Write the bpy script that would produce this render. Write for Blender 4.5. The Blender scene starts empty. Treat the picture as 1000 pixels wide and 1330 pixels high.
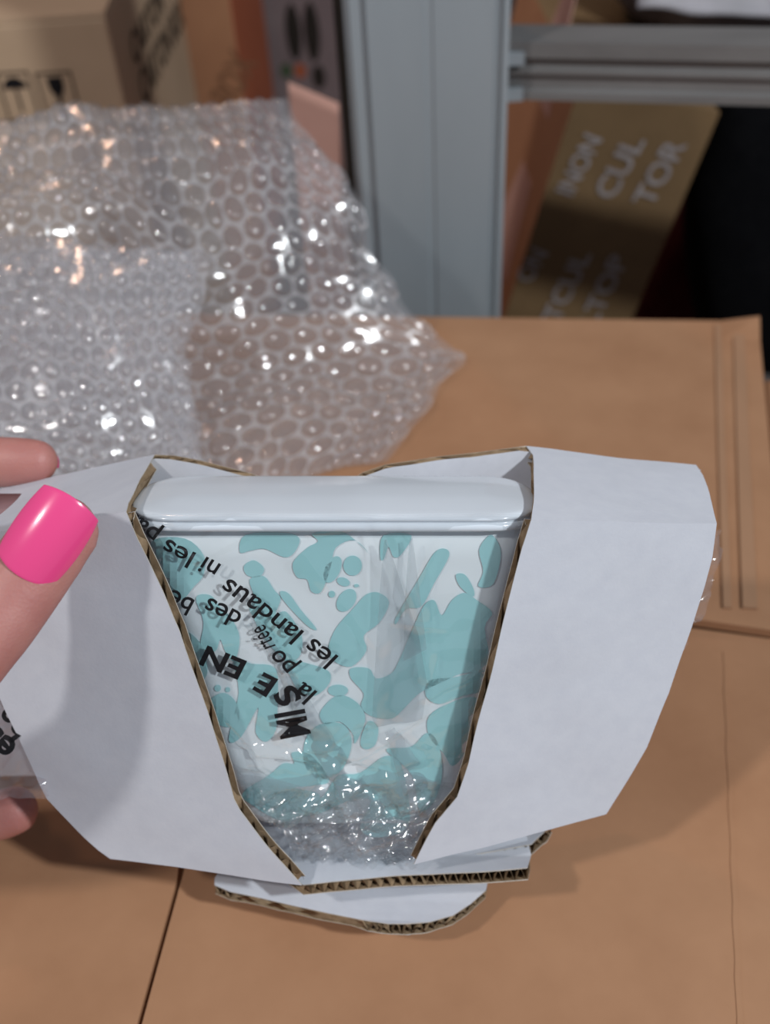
import bpy, math, random
from mathutils import Vector, Matrix, noise, geometry
random.seed(7); noise.seed_set(11)
def nvec(p):
    return Vector((noise.noise(p), noise.noise(p + Vector((31.7, 5.3, 12.1))), noise.noise(p + Vector((-7.9, 44.2, -23.6)))))
scn = bpy.context.scene
col = scn.collection

# ------------------------------------------------------------------ camera
F, CX, CY = 1300.0, 500.0, 665.0
CARTON_Z = 0.60                       # height of the big carton's top
CAM = Vector((0, 0, CARTON_Z + 0.38))
PITCH, ROLL = math.radians(44), math.radians(-4.0)
_f = Vector((0, math.cos(PITCH), -math.sin(PITCH)))
_r = Vector((1, 0, 0)); _u = _r.cross(_f)
cr = _r * math.cos(ROLL) + _u * math.sin(ROLL)
cu = -_r * math.sin(ROLL) + _u * math.cos(ROLL)
cf = _f
camd = bpy.data.cameras.new('camera'); cam = bpy.data.objects.new('camera', camd); col.objects.link(cam)
camd.sensor_fit = 'VERTICAL'; camd.sensor_height = 36.0; camd.lens = F / 1330.0 * 36.0
camd.clip_start = 0.01; camd.clip_end = 50
camd.dof.use_dof = True; camd.dof.focus_distance = 0.312; camd.dof.aperture_fstop = 8.0
M = Matrix((( cr.x, cu.x, -cf.x, CAM.x), (cr.y, cu.y, -cf.y, CAM.y), (cr.z, cu.z, -cf.z, CAM.z), (0, 0, 0, 1)))
cam.matrix_world = M
scn.camera = cam

# ------------------------------------------------------------------ world, lamps, exposure
w = bpy.data.worlds.new('world'); scn.world = w; w.use_nodes = True
w.node_tree.nodes['Background'].inputs[0].default_value = (0.80, 0.84, 1.0, 1)
w.node_tree.nodes['Background'].inputs[1].default_value = 0.22
def area(name, loc, target, size, power, color):
    l = bpy.data.lights.new(name, 'AREA'); l.shape = 'DISK'; l.size = size; l.energy = power; l.color = color
    o = bpy.data.objects.new(name, l); col.objects.link(o); o.location = loc
    o.rotation_euler = (Vector(target) - Vector(loc)).to_track_quat('-Z', 'Y').to_euler()
    return o
area('ceiling_lamp', (1.10, -0.55, 2.05), (0, .35, .75), 0.11, 25, (0.93, 0.97, 1.0))
area('ceiling_lamp', (-.90, -0.28, 2.15), (0, .35, .75), 0.11, 9.5, (1.0, 0.95, 0.92))
area('ceiling_lamp', (-0.55, 1.9, 2.3), (-.1, .6, .7), 0.12, 3.5, (1.0, 0.62, 0.42))
scn.view_settings.view_transform = 'Standard'; scn.view_settings.look = 'None'
scn.view_settings.gamma = 1.0; scn.view_settings.use_curve_mapping = False
scn.view_settings.exposure = 0.0
try:
    scn.cycles.transparent_max_bounces = 48; scn.cycles.max_bounces = 12
except Exception: pass

# ------------------------------------------------------------------ helpers
def ray(px, py):
    return cf + cr * ((px - CX) / F) - cu * ((py - CY) / F)
def P(px, py, d): return CAM + ray(px, py) * d
def onz(px, py, z=CARTON_Z):
    r = ray(px, py); return CAM + r * ((z - CAM.z) / r.z)
def ony(px, py, Y):
    r = ray(px, py); return CAM + r * ((Y - CAM.y) / r.y)
def plane_depth(a, b, c):
    # inverse depth is linear in pixel coordinates on a plane
    import numpy as np
    A = np.array([[p[0], p[1], 1] for p in (a, b, c)], float); y = np.array([1 / p[2] for p in (a, b, c)])
    k = np.linalg.solve(A, y)
    return lambda px, py: 1.0 / (k[0] * px + k[1] * py + k[2])

def mk(name, verts, faces, mat, parent=None, smooth=False, base=None, mats=None, idx=None):
    me = bpy.data.meshes.new(name)
    b = base if base is not None else Vector((0, 0, 0))
    me.from_pydata([tuple(Vector(v) - b) for v in verts], [], faces)
    for m in (mats or [mat]): me.materials.append(m)
    if idx:
        for p, i in zip(me.polygons, idx): p.material_index = i
    if smooth:
        for p in me.polygons: p.use_smooth = True
    me.update()
    o = bpy.data.objects.new(name, me); col.objects.link(o)
    if parent is not None: o.parent = parent
    return o
def empty(name, loc, label, cat, group=None):
    o = bpy.data.objects.new(name, None); col.objects.link(o); o.location = loc; o.empty_display_size = .02
    tag(o, label, cat, group); return o
def tag(o, label, cat, group=None):
    o['label'] = label; o['category'] = cat
    if group: o['group'] = group
def bevel(o, wd, seg=2):
    m = o.modifiers.new('bevel', 'BEVEL'); m.width = wd; m.segments = seg; m.limit_method = 'ANGLE'
    return o
def boxvf(x0, x1, y0, y1, z0, z1):
    v = [(x0,y0,z0),(x1,y0,z0),(x1,y1,z0),(x0,y1,z0),(x0,y0,z1),(x1,y0,z1),(x1,y1,z1),(x0,y1,z1)]
    f = [(0,3,2,1),(4,5,6,7),(0,1,5,4),(1,2,6,5),(2,3,7,6),(3,0,4,7)]
    return v, f
def slabvf(poly, thick):
    # poly: list of Vector (top, counter clockwise from above); extruded downwards
    n = len(poly); v = [Vector(p) for p in poly] + [Vector(p) - Vector((0, 0, thick)) for p in poly]
    f = [tuple(range(n)), tuple(range(2*n-1, n-1, -1))] + [(i, i+n, (i+1) % n + n, (i+1) % n) for i in range(n)]
    return v, f
def gridfaces(R, C, off=0, flip=False):
    f = []
    for i in range(R-1):
        for j in range(C-1):
            q = (off+i*C+j, off+i*C+j+1, off+(i+1)*C+j+1, off+(i+1)*C+j)
            f.append(q[::-1] if flip else q)
    return f

# ------------------------------------------------------------------ materials
def newmat(name):
    m = bpy.data.materials.new(name); m.use_nodes = True
    nt = m.node_tree; return m, nt, nt.nodes['Principled BSDF']
def N(nt, t, **kw):
    n = nt.nodes.new(t)
    for k, v in kw.items():
        if k in n.inputs: n.inputs[k].default_value = v
        else: setattr(n, k, v)
    return n
def mottled(name, c1, c2, scale=60, rough=.7, bump=0.0, spec=.3, stretch=None, metallic=0, bscale=None):
    m, nt, b = newmat(name)
    tc = N(nt, 'ShaderNodeTexCoord'); src = tc.outputs['Object']
    if stretch:
        mp = N(nt, 'ShaderNodeMapping'); mp.inputs['Scale'].default_value = stretch
        nt.links.new(src, mp.inputs[0]); src = mp.outputs[0]
    n = N(nt, 'ShaderNodeTexNoise', Scale=scale, Detail=5.0, Roughness=.6); nt.links.new(src, n.inputs['Vector'])
    r = N(nt, 'ShaderNodeValToRGB'); r.color_ramp.elements[0].position = .3; r.color_ramp.elements[1].position = .7
    r.color_ramp.elements[0].color = (*c1, 1); r.color_ramp.elements[1].color = (*c2, 1)
    nt.links.new(n.outputs['Fac'], r.inputs[0]); nt.links.new(r.outputs[0], b.inputs['Base Color'])
    b.inputs['Roughness'].default_value = rough; b.inputs['Specular IOR Level'].default_value = spec
    b.inputs['Metallic'].default_value = metallic
    if bump:
        n2 = N(nt, 'ShaderNodeTexNoise', Scale=bscale or scale*6, Detail=4.0); nt.links.new(src, n2.inputs['Vector'])
        bp = N(nt, 'ShaderNodeBump', Strength=bump, Distance=.001); nt.links.new(n2.outputs['Fac'], bp.inputs['Height'])
        nt.links.new(bp.outputs[0], b.inputs['Normal'])
    return m
kraft   = mottled('kraft_board', (.335,.172,.09), (.42,.228,.125), 14, .75, .12, .25)
kraft2  = mottled('kraft_tape', (.33,.19,.11), (.40,.225,.13), 25, .6, .1, .3, (1,.2,1))
kraftd  = mottled('kraft_edge', (.22,.15,.085), (.36,.26,.16), 300, .85)
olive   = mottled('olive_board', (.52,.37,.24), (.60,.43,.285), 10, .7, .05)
orange  = mottled('orange_board', (.46,.22,.115), (.55,.275,.145), 8, .7, .05)
redbrown= mottled('redbrown_board', (.50,.13,.055), (.58,.16,.07), 8, .7)
pinkbrd = mottled('pink_board', (.62,.36,.29), (.70,.42,.34), 8, .6)
mauve   = mottled('mauve_board', (.27,.21,.21), (.34,.27,.265), 10, .6)
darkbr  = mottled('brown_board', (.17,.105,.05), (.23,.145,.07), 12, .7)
darktape= mottled('dark_tape', (.035,.02,.012), (.05,.03,.018), 20, .6)
white_b = mottled('white_liner', (.60,.635,.70), (.64,.675,.735), 160, .55, .05, .3, bscale=900)
inner_b = mottled('inner_liner', (.55,.57,.62), (.60,.62,.67), 160, .7)
steel   = mottled('painted_steel', (.27,.31,.335), (.32,.36,.385), 9, .45, 0, .4, (1,1,.25))
galv    = mottled('galvanised_steel', (.13,.128,.126), (.19,.187,.183), 30, .5, 0, .5, (.15,1,1))
dark_m  = mottled('dark_gap', (.03,.025,.02), (.045,.035,.028), 9, .8)
black_f = mottled('black_fabric', (.003,.003,.004), (.006,.006,.007), 80, .9, .2, .1)
maroon  = mottled('maroon_fabric', (.07,.013,.015), (.10,.018,.02), 40, .9, .2, .1)
greypl  = mottled('grey_wrap', (.10,.085,.08), (.17,.145,.14), 18, .6)
whitepl = mottled('white_sheet', (.42,.41,.43), (.55,.53,.56), 18, .5)
concrete= mottled('concrete', (.10,.095,.09), (.15,.145,.14), 5, .85, .1)
wallm   = mottled('wall_paint', (.10,.075,.06), (.13,.10,.08), 3, .9)
ink     = mottled('black_ink', (.008,.008,.010), (.014,.014,.016), 200, .45)
inkdull = mottled('faded_ink', (.075,.05,.032), (.10,.07,.045), 60, .8)
inkwht  = mottled('white_ink', (.30,.26,.25), (.40,.36,.35), 60, .7)
lidm    = mottled('grey_plastic', (.68,.75,.815), (.71,.78,.845), 30, .16, 0, .5)
mauvepot= mottled('mauve_plastic', (.22,.13,.14), (.30,.18,.19), 60, .4)

m_nail, nt, b = newmat('pink_polish')
b.inputs['Base Color'].default_value = (.90,.075,.27,1); b.inputs['Roughness'].default_value = .22
b.inputs['Coat Weight'].default_value = 1; b.inputs['Coat Roughness'].default_value = .06
m_skin, nt, b = newmat('skin')
tc = N(nt, 'ShaderNodeTexCoord'); n = N(nt, 'ShaderNodeTexNoise', Scale=55.0, Detail=4.0); nt.links.new(tc.outputs['Object'], n.inputs['Vector'])
r = N(nt, 'ShaderNodeValToRGB'); r.color_ramp.elements[0].position = .3; r.color_ramp.elements[1].position = .7
r.color_ramp.elements[0].color = (.44,.175,.155,1); r.color_ramp.elements[1].color = (.52,.24,.205,1)
nt.links.new(n.outputs['Fac'], r.inputs[0]); nt.links.new(r.outputs[0], b.inputs['Base Color'])
b.inputs['Roughness'].default_value = .5; b.inputs['Subsurface Weight'].default_value = .15
b.inputs['Subsurface Radius'].default_value = (.006,.002,.001); b.inputs['Subsurface Scale'].default_value = .6
v = N(nt, 'ShaderNodeTexVoronoi', Scale=900.0); nt.links.new(tc.outputs['Object'], v.inputs['Vector'])
bp = N(nt, 'ShaderNodeBump', Strength=.25, Distance=.0003); nt.links.new(v.outputs['Distance'], bp.inputs['Height']); nt.links.new(bp.outputs[0], b.inputs['Normal'])

# glossy white container plastic and its teal print
m_pot = mottled('white_plastic', (.79,.87,.905), (.82,.895,.93), 40, .3, 0, .5)
m_teal = mottled('teal_print', (.33,.645,.675), (.365,.69,.715), 25, .3, 0, .5)

def filmmat(name, milk, tint, rough, ior=1.45, spec=1.0):
    m = bpy.data.materials.new(name); m.use_nodes = True; nt = m.node_tree; nt.nodes.clear()
    out = N(nt, 'ShaderNodeOutputMaterial'); tr = N(nt, 'ShaderNodeBsdfTransparent'); tr.inputs[0].default_value = (*tint, 1)
    df = N(nt, 'ShaderNodeBsdfDiffuse'); df.inputs[0].default_value = (.82,.83,.86,1)
    tl = N(nt, 'ShaderNodeBsdfTranslucent'); tl.inputs[0].default_value = (.82,.82,.84,1)
    md = N(nt, 'ShaderNodeMixShader'); md.inputs[0].default_value = .45; nt.links.new(df.outputs[0], md.inputs[1]); nt.links.new(tl.outputs[0], md.inputs[2])
    m1 = N(nt, 'ShaderNodeMixShader'); m1.inputs[0].default_value = milk; nt.links.new(tr.outputs[0], m1.inputs[1]); nt.links.new(md.outputs[0], m1.inputs[2])
    gl = N(nt, 'ShaderNodeBsdfGlossy'); gl.inputs['Roughness'].default_value = rough; gl.inputs[0].default_value = (1,1,1,1)
    lw = N(nt, 'ShaderNodeLayerWeight'); lw.inputs[0].default_value = .5
    pw = N(nt, 'ShaderNodeMath', operation='POWER'); pw.inputs[1].default_value = 4.0; nt.links.new(lw.outputs['Facing'], pw.inputs[0])
    f0 = ((ior-1)/(ior+1))**2*2
    k = N(nt, 'ShaderNodeMath', operation='MULTIPLY_ADD', use_clamp=True); k.inputs[1].default_value = .75; k.inputs[2].default_value = f0*spec; nt.links.new(pw.outputs[0], k.inputs[0])
    m2 = N(nt, 'ShaderNodeMixShader'); nt.links.new(k.outputs[0], m2.inputs[0]); nt.links.new(m1.outputs[0], m2.inputs[1]); nt.links.new(gl.outputs[0], m2.inputs[2])
    nt.links.new(m2.outputs[0], out.inputs[0])
    return m
m_bag   = filmmat('clear_bag_film', .045, (.975,.98,.98), .06, 1.5, 1.3)
m_web   = filmmat('wrap_web_film', .52, (.95,.95,.96), .18, 1.45, 1.0)
m_bub   = filmmat('wrap_bubble_film', .15, (.95,.95,.955), .10, 1.5, 1.2)
m_back  = filmmat('wrap_back_film', .17, (.96,.96,.965), .12, 1.45, 1.0)

# ------------------------------------------------------------------ setting
v, f = boxvf(-4, 4, -3, 5, -.1, 0); o = mk('floor', v, f, concrete); o['kind'] = 'structure'
v, f = boxvf(-4, 4, 3.2, 3.3, 0, 3.0); o = mk('wall_back', v, f, wallm); o['kind'] = 'structure'

# ------------------------------------------------------------------ big carton
T = CARTON_Z
cA, cB = onz(300, 409), onz(985, 418)
ex = (cB - cA).normalized()
ey = (onz(957, 1330) - onz(928, 430)).normalized()
left0 = cB - ex * 0.78; near = ey * 0.66
root = empty('shipping_carton', Vector(((cB+left0+near)*.5).xy.to_3d()), 'large brown shipping carton under the bubble wrap, filling the foreground', 'carton')
bs = root.location.copy()
top = [left0 + near, cB + near, cB, left0]
TH = .005
v, f = slabvf([p - Vector((0,0,TH)) for p in top], T - TH - .001)
bevel(mk('carton_body', v, f, kraft, root, base=bs), .002)
def linept(a, b, t): return a + (b - a) * t
fl_r, fl_l = onz(1000, 828), onz(905, 815)
fdir = (fl_l - fl_r).normalized()
def isect(p, d, q, e):   # 2-D line intersection at z=T
    den = d.x*e.y - d.y*e.x; t = ((q.x-p.x)*e.y - (q.y-p.y)*e.x) / den
    return Vector((p.x + d.x*t, p.y + d.y*t, T))
fr_ = isect(fl_r, fdir, cB, ey); fL_ = isect(fl_r, fdir, left0, ey)
# rear flap, slightly lifted at its front edge
up = Vector((0,0,.004))
rows = []
for i in range(13):
    t = i/12; a = linept(left0, fL_, t); c = linept(cB, fr_, t)
    row = []
    for j in range(33):
        s = j/32; p = linept(a, c, s) + Vector((0,0,.0005 + .0055*t*t + .0016*math.sin(s*9+1)*t*t))
        if i == 0 and s > .97: p.z += .004*(s-.97)/.03
        row.append(p)
    rows.append(row)
def solid_grid(rows, thick, nrm=None):
    R, C = len(rows), len(rows[0]); tv = [p for r_ in rows for p in r_]
    n = nrm or Vector((0,0,1)); bv = [p - n*thick for p in tv]; k = R*C
    fa = gridfaces(R, C, 0, True) ; fb = gridfaces(R, C, k)
    rim = [(j, j+1, k+j+1, k+j) for j in range(C-1)] + [((R-1)*C+j+1, (R-1)*C+j, k+(R-1)*C+j, k+(R-1)*C+j+1) for j in range(C-1)]
    rim += [((i+1)*C, i*C, k+i*C, k+(i+1)*C) for i in range(R-1)] + [(i*C+C-1, (i+1)*C+C-1, k+(i+1)*C+C-1, k+i*C+C-1) for i in range(R-1)]
    return tv+bv, fa+fb+rim, len(fa)
v, f, _ = solid_grid(rows, TH)
mk('flap', v, f, kraft, root, base=bs)
s0, s1 = onz(236, 1128), onz(178, 1338)
sdir = (s1 - s0).normalized()
sTop = isect(s0, sdir, fl_r, fdir); sBot = isect(s0, sdir, left0 + near, ex)
g = ex * .0009
g2 = ex * .0035
nb_l, nb_r = left0 + near, cB + near
b0 = Vector((0,0,-.0008))
v, f = slabvf([nb_l + b0, sBot - g + b0, linept(sTop, s0, 1.03) - g + b0, linept(sTop, s0, .93) - g2 + b0, sTop - g2 + b0, fL_ + b0], TH)
mk('flap', v, f, kraft, root, base=bs)
v, f = slabvf([sBot + g + b0, nb_r + b0, fr_ + b0, sTop + g + b0, ], TH)
mk('flap', v, f, kraft, root, base=bs)
# kraft tape on the rear flap and a pressed crease on the front flap
def strip(name, pts, wd, zoff, thick, mat):
    rows = []
    for p, wv in pts: rows.append([p + Vector((0,0,zoff)), p + wv + Vector((0,0,zoff))])
    v, f, _ = solid_grid(rows, thick); return mk(name, v, f, mat, root, base=bs)
def flapz(p):   # height of the rear flap there
    t = max(0, min(1, (p - cB).dot(ey) / max(1e-6, (fr_ - cB).dot(ey)))); return .0005 + .0055*t*t
def tape(px0, px1, wmm):
    pts = []
    for i in range(13):
        t = i/12; y = 424 + (800-424)*t; p = onz(px0 + (px1-px0)*t, y)
        p = p + Vector((0,0,flapz(p) + .0009)); pts.append((p, ex*wmm))
    return strip('tape_strip', pts, 0, 0, .0012, kraft2)
tape(928, 936, .004); tape(952, 961, .007)
pts = []
for i in range(21):
    t = i/20; y = 845 + 500*t; p = onz(939 + 19*t + .8*math.sin(i*2.1), y); pts.append((p, ex*.0022))
strip('crease', pts, 0, -.0005, .0010, kraft)
# neighbour carton to the right
q0 = cB + ex*.006 - Vector((0,0,.02)) + ey*.035
v, f = slabvf([q0 + ey*.6, q0 + ey*.6 + ex*.5, q0 + ex*.5, q0], T-.021)
nbx = bevel(mk('side_carton', [Vector(p) for p in v], f, kraft), .003); tag(nbx, 'brown carton edge peeking out at the far right beside the large carton', 'carton')

# ------------------------------------------------------------------ rack upright and beam
PY = .665
pl, pr = ony(450, 81, PY), ony(661, 81, PY)
prof = [(pl.x-.000, PY+.012), (pl.x+.004, PY+.004), (pl.x+.0125, PY+.004), (pl.x+.0145, PY), (pl.x+.05, PY), (pl.x+.0515, PY+.0012), (pl.x+.055, PY+.0012), (pl.x+.0565, PY),
        (pr.x-.010, PY), (pr.x-.009, PY+.003), (pr.x-.0045, PY+.003), (pr.x-.004, PY), (pr.x, PY+.001), (pr.x, PY+.07), (pl.x, PY+.07)]
def extr(prof, z0, z1):
    n = len(prof); v = [(x,y,z0) for x,y in prof] + [(x,y,z1) for x,y in prof]
    return v, [tuple(range(n))[::-1], tuple(range(n, 2*n))] + [(i,(i+1)%n,(i+1)%n+n,i+n) for i in range(n)]
base = Vector(((pl.x+pr.x)/2, PY+.035, 0))
rack = empty('rack_upright', base, 'grey painted steel rack upright standing behind the large carton', 'rack post')
v, f = extr(prof, 0.006, 2.2); mk('column', v, f, steel, rack, base=base)
v, f = boxvf(pl.x-.001, pr.x+.01, PY-.01, PY+.071, 0, .006); mk('foot_plate', v, f, steel, rack, base=base)
zt = ony(665, 47, PY+.03).z
b0p = Vector((pr.x+.001, PY+.02, zt)); b1p = onz(1000, 60, zt)
bd = (b1p - b0p).normalized(); b1p = b1p + bd*.25; bn = Vector((bd.y, -bd.x, 0))
if bn.y > 0: bn = -bn
zb = ony(700, 126, PY+.02).z; hgt = zt - zb
bp_ = [(0.018,0),(.004,0),(0,-.003),(0,-.13*hgt/.13*.0-.012),(-.003,-.014),(-.003,-hgt*.42),(0,-hgt*.45),(0,-hgt*.55),(-.003,-hgt*.58),(-.003,-hgt*.78),(0,-hgt*.81),(0,-hgt+.002),(-.002,-hgt),(-.03,-hgt),(-.03,0)]
prof3 = [(-c[0] if c[0] > 0 else 0, c[1]) for c in bp_]
prof3 = [(.0,0),(.0,-.010),(-.004,-.013),(-.004,-hgt*.45),(-.001,-hgt*.48),(-.001,-hgt*.56),(-.004,-hgt*.59),(-.004,-hgt*.82),(.0,-hgt*.86),(.0,-hgt),(-.034,-hgt),(-.034,0)]
n = len(prof3)
v = [p0 + bn*a + Vector((0,0,c)) for p0 in (b0p, b1p) for a, c in prof3]
f = [tuple(range(n)), tuple(range(n,2*n))[::-1]] + [(i,i+n,(i+1)%n+n,(i+1)%n) for i in range(n)]
beam = empty('rack_beam', Vector((b0p.x, b0p.y, zb)), 'galvanised grooved steel crossbeam joined to the grey upright', 'beam')
mk('rail', v, f, galv, beam, base=beam.location)
for zz in (zt-.010, zb+.004):
    c = b0p + bd*.006 + bn*.001; rows = []
    v, f = boxvf(-.006, .006, -.0025, .002, -.004, .004)
    mk('end_bracket', [Vector((p[0]+c.x, p[1]+c.y, p[2]+zz)) for p in v], f, steel, beam, base=beam.location)

# ------------------------------------------------------------------ text helper
def text2d(s, bold=0.0):
    cu_ = bpy.data.curves.new('t', 'FONT'); cu_.body = s; cu_.size = 1.0; cu_.offset = bold; cu_.resolution_u = 4
    o = bpy.data.objects.new('t', cu_); col.objects.link(o)
    dg = bpy.context.evaluated_depsgraph_get(); me = bpy.data.meshes.new_from_object(o.evaluated_get(dg))
    vs = [(v.co.x, v.co.y) for v in me.vertices]; fs = [tuple(p.vertices) for p in me.polygons]
    bpy.data.objects.remove(o); bpy.data.meshes.remove(me); bpy.data.curves.remove(cu_)
    return vs, fs
CAPH = .70
def text_on(s, origin, xd, yd, h, parent, mat, base, name='printed_text', xs=1.0, bold=0.0):
    vs, fs = text2d(s, bold); k = h / CAPH
    return mk(name, [origin + xd*(x*k*xs) + yd*(y*k) for x, y in vs], fs, mat, parent, base=base)

# ------------------------------------------------------------------ background cartons
def carton(name, x0, x1, y0, y1, z1, mat, label, z0=0, seam=True, mats=None, idx=None):
    base = Vector(((x0+x1)/2, (y0+y1)/2, z0))
    r = empty(name, base, label, 'carton')
    v, f = boxvf(x0, x1, y0, y1, z0, z1-.004)
    b = bevel(mk('carton_body', v, f, mat, r, base=base, mats=mats, idx=idx), .003)
    ym = (y0+y1)/2
    for a, c in ((y0+.001, ym-.0015), (ym+.0015, y1-.001)):
        v, f = boxvf(x0+.001, x1-.001, a, c, z1-.004, z1); mk('flap', v, f, mats[0] if mats else mat, r, base=base)
    return r, base
def onx(px, py, X):
    r = ray(px, py); return CAM + r * ((X - CAM.x) / r.x)
AY = 1.0
pa = ony(136, 17, AY)
AD = onx(246, 70, pa.x).y - AY
A, Ab = carton('symbol_carton', pa.x-.75, pa.x, AY, AY+AD, pa.z, olive, 'olive brown carton with black umbrella and glass symbols behind the bubble wrap')
def rectline(x0, x1, z0, z1, t, Y):
    vs, fs = [], []
    for a in ((x0,x1,z1-t,z1),(x0,x1,z0,z0+t),(x0,x0+t,z0,z1),(x1-t,x1,z0,z1)):
        k = len(vs); vs += [(a[0],Y,a[2]),(a[1],Y,a[2]),(a[1],Y,a[3]),(a[0],Y,a[3])]; fs.append((k,k+1,k+2,k+3))
    return vs, fs
yk = AY - .0006
for c, (xa, xb) in enumerate(((-8, 36), (44, 92))):
    tl, br = ony(xa, 93, AY), ony(xb, 93, AY)
    x0, x1, z1 = tl.x, br.x, ony((xa+xb)/2, 93, AY).z; wd = x1-x0; z0 = z1 - wd*1.5
    vs, fs = rectline(x0, x1, z0, z1, .0022, yk); mk('symbol_frame', vs, fs, inkdull, A, base=Ab)
    xm = (x0+x1)/2; vs, fs = [], []
    if c == 0:
        R_ = wd*.36; zc = z1 - wd*.5
        vs = [(xm + R_*math.cos(math.pi*k/12), yk, zc + R_*.95*math.sin(math.pi*k/12)) for k in range(13)]; fs = [tuple(range(13))]
        vs += [(xm-.0012,yk,zc-wd*.7),(xm+.0012,yk,zc-wd*.7),(xm+.0012,yk,zc),(xm-.0012,yk,zc)]; fs.append((13,14,15,16))
        mk('umbrella_symbol', vs, fs, ink, A, base=Ab)
    else:
        zc = z1 - wd*.14
        vs = [(xm-wd*.22,yk,zc),(xm-wd*.2,yk,zc-wd*.32),(xm-.002,yk,zc-wd*.58),(xm-.0015,yk,zc-wd*1.1),(xm-wd*.2,yk,zc-wd*1.18),(xm+wd*.2,yk,zc-wd*1.18),(xm+.0015,yk,zc-wd*1.1),(xm+.002,yk,zc-wd*.58),(xm+wd*.2,yk,zc-wd*.32),(xm+wd*.22,yk,zc)]
        mk('glass_symbol', vs, [tuple(range(10))], ink, A, base=Ab)
# side lettering: two faded lines running up the side
for (s, p0, p1, h) in (('CARTON', (176, 88), (213, 12), .030), ('CARTON BOX', (188, 140), (240, 30), .034)):
    a, b_ = onx(*p0, pa.x+.0008), onx(*p1, pa.x+.0008)
    d = (b_-a); L = d.length; d.normalize(); ydir = Vector((1,0,0)).cross(d)
    vs, fs = text2d(s, .03); wtx = max(x for x, y in vs)
    mk('printed_text', [a + d*(x/wtx*L) + ydir*(y*h/CAPH) for x, y in vs], fs, inkdull, A, base=Ab)
BY = AY + AD + .03
pb = ony(303, 30, BY)
B, Bb = carton('tall_carton', pb.x-.5, pb.x, BY, BY+.55, pb.z+.16, orange, 'tall orange brown carton with dark red side behind the symbol carton', mats=[orange, redbrown], idx=[0,0,0,1,0,0])
for (s, p0, p1, h) in (('BOX', (272, 128), (302, 62), .04),):
    a, b_ = ony(*p0, BY-.0008), ony(*p1, BY-.0008); d = b_-a; L = d.length; d.normalize(); ydir = d.cross(Vector((0,1,0))) * -1
    vs, fs = text2d(s, .02); wtx = max(x for x, y in vs)
    mk('printed_text', [a + d*(x/wtx*L) + ydir*(y*h/CAPH) for x, y in vs], fs, mottled('faint_ink', (.26,.125,.065), (.31,.15,.08)), B, base=Bb)
# mauve carton with dark ovals
MY = 2.1
m0, m1 = ony(352, 20, MY), ony(470, 20, MY)
Mv, Mb = carton('mauve_carton', m0.x-.1, m1.x, MY, MY+.4, m0.z+.13, mauve, 'grey mauve carton with dark oval marks seen between cartons and rack upright')
def oval(px, py, rx, ry, Y, mat, par, base, name='oval_mark'):
    c = ony(px, py, Y-.001); s = (c-CAM).length/F
    mk(name, [(c.x + rx*s*math.cos(k*.4488), Y-.001, c.z + ry*s*math.sin(k*.4488)) for k in range(14)], [tuple(range(14))], mat, par, base=base)
oval(381, 42, 9, 32, MY, dark_m, Mv, Mb); oval(405, 42, 9, 34, MY, dark_m, Mv, Mb)
oval(414, 100, 8, 14, MY, dark_m, Mv, Mb); oval(390, 92, 7, 9, MY, redbrown, Mv, Mb); oval(372, 92, 7, 9, MY, mottled('green_ink', (.08,.12,.06), (.10,.15,.08)), Mv, Mb)
# pink board: low carton corner left of upright
p_ = [onz(374, 106, .62), onz(388, 262, .62), onz(443, 262, .62), onz(440, 134, .62)]
base = Vector((p_[0].x, p_[0].y, 0))
pkr = empty('pink_carton', base, 'pale pink cardboard carton wedged left of the grey upright', 'carton')
v, f = slabvf(p_, .008); mk('flap', v, f, pinkbrd, pkr, base=base)
v, f = slabvf([q - Vector((0,0,.008)) for q in p_], .611); mk('carton_body', v, f, pinkbrd, pkr, base=base)
# added dark strip standing in for the shadowed gap beside the upright
d0 = ony(440, 100, .745); v, f = boxvf(d0.x, d0.x+.02, .740, .752, 0, 2.2)
o = mk('gap_shade_strip', v, f, dark_m); tag(o, 'thin dark vertical strip standing in for the shadowed gap left of the grey upright', 'shade strip')

# leaning carton with white print
LY = .86
bl, tl_, br, tr = ony(655, 412, LY), ony(746, 130, LY), ony(822, 412, LY), ony(950, 150, LY)
ax = (tl_ - bl); ax.y = 0; ax.normalize()
wx = Vector((ax.z, 0, -ax.x))          # perpendicular, to the right and down
wid = (br - bl).dot(wx)
org = bl - ax*.18
Lh = .18 + (tl_-bl).length + .012
cb = [org + wx*0, org + wx*wid, org + wx*wid + ax*Lh, org + ax*Lh]
dp = Vector((0, .32, 0))
base = Vector((org.x, LY+.15, 0))
lc = empty('leaning_carton', base, 'brown carton with white lettering leaning beside the grey upright, under the crossbeam', 'carton')
# stand it on the floor: extend down the lean axis
k = (org.z - .0)/ax.z if ax.z else 0
vs = cb + [q + dp for q in cb]
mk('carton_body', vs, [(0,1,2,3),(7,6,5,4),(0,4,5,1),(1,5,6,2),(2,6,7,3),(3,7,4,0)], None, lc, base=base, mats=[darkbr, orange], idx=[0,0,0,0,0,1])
fo = Vector((0, -.0012, 0))
def facept(px, py): return ony(px, py, LY)
for (s, p0, p1, h) in (('INON', (742,256), (782,180), .022), ('CUL', (795,260), (838,182), .026), ('TOR', (845,268), (892,186), .026),
                       ('ON', (688,368), (712,328), .022), ('TCUL', (725,418), (768,330), .024), ('LTOP', (772,424), (816,334), .024)):
    a, b_ = facept(*p0) + fo*1.2, facept(*p1) + fo*1.2; d = b_-a; L = d.length; d.normalize(); ydir = Vector((-d.z, 0, d.x))
    vs, fs = text2d(s, .02); wtx = max(x for x, y in vs)
    mk('printed_text', [a + d*(x/wtx*L) + ydir*(y*h/CAPH*.8) for x, y in vs], fs, inkwht, lc, base=base)
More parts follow.
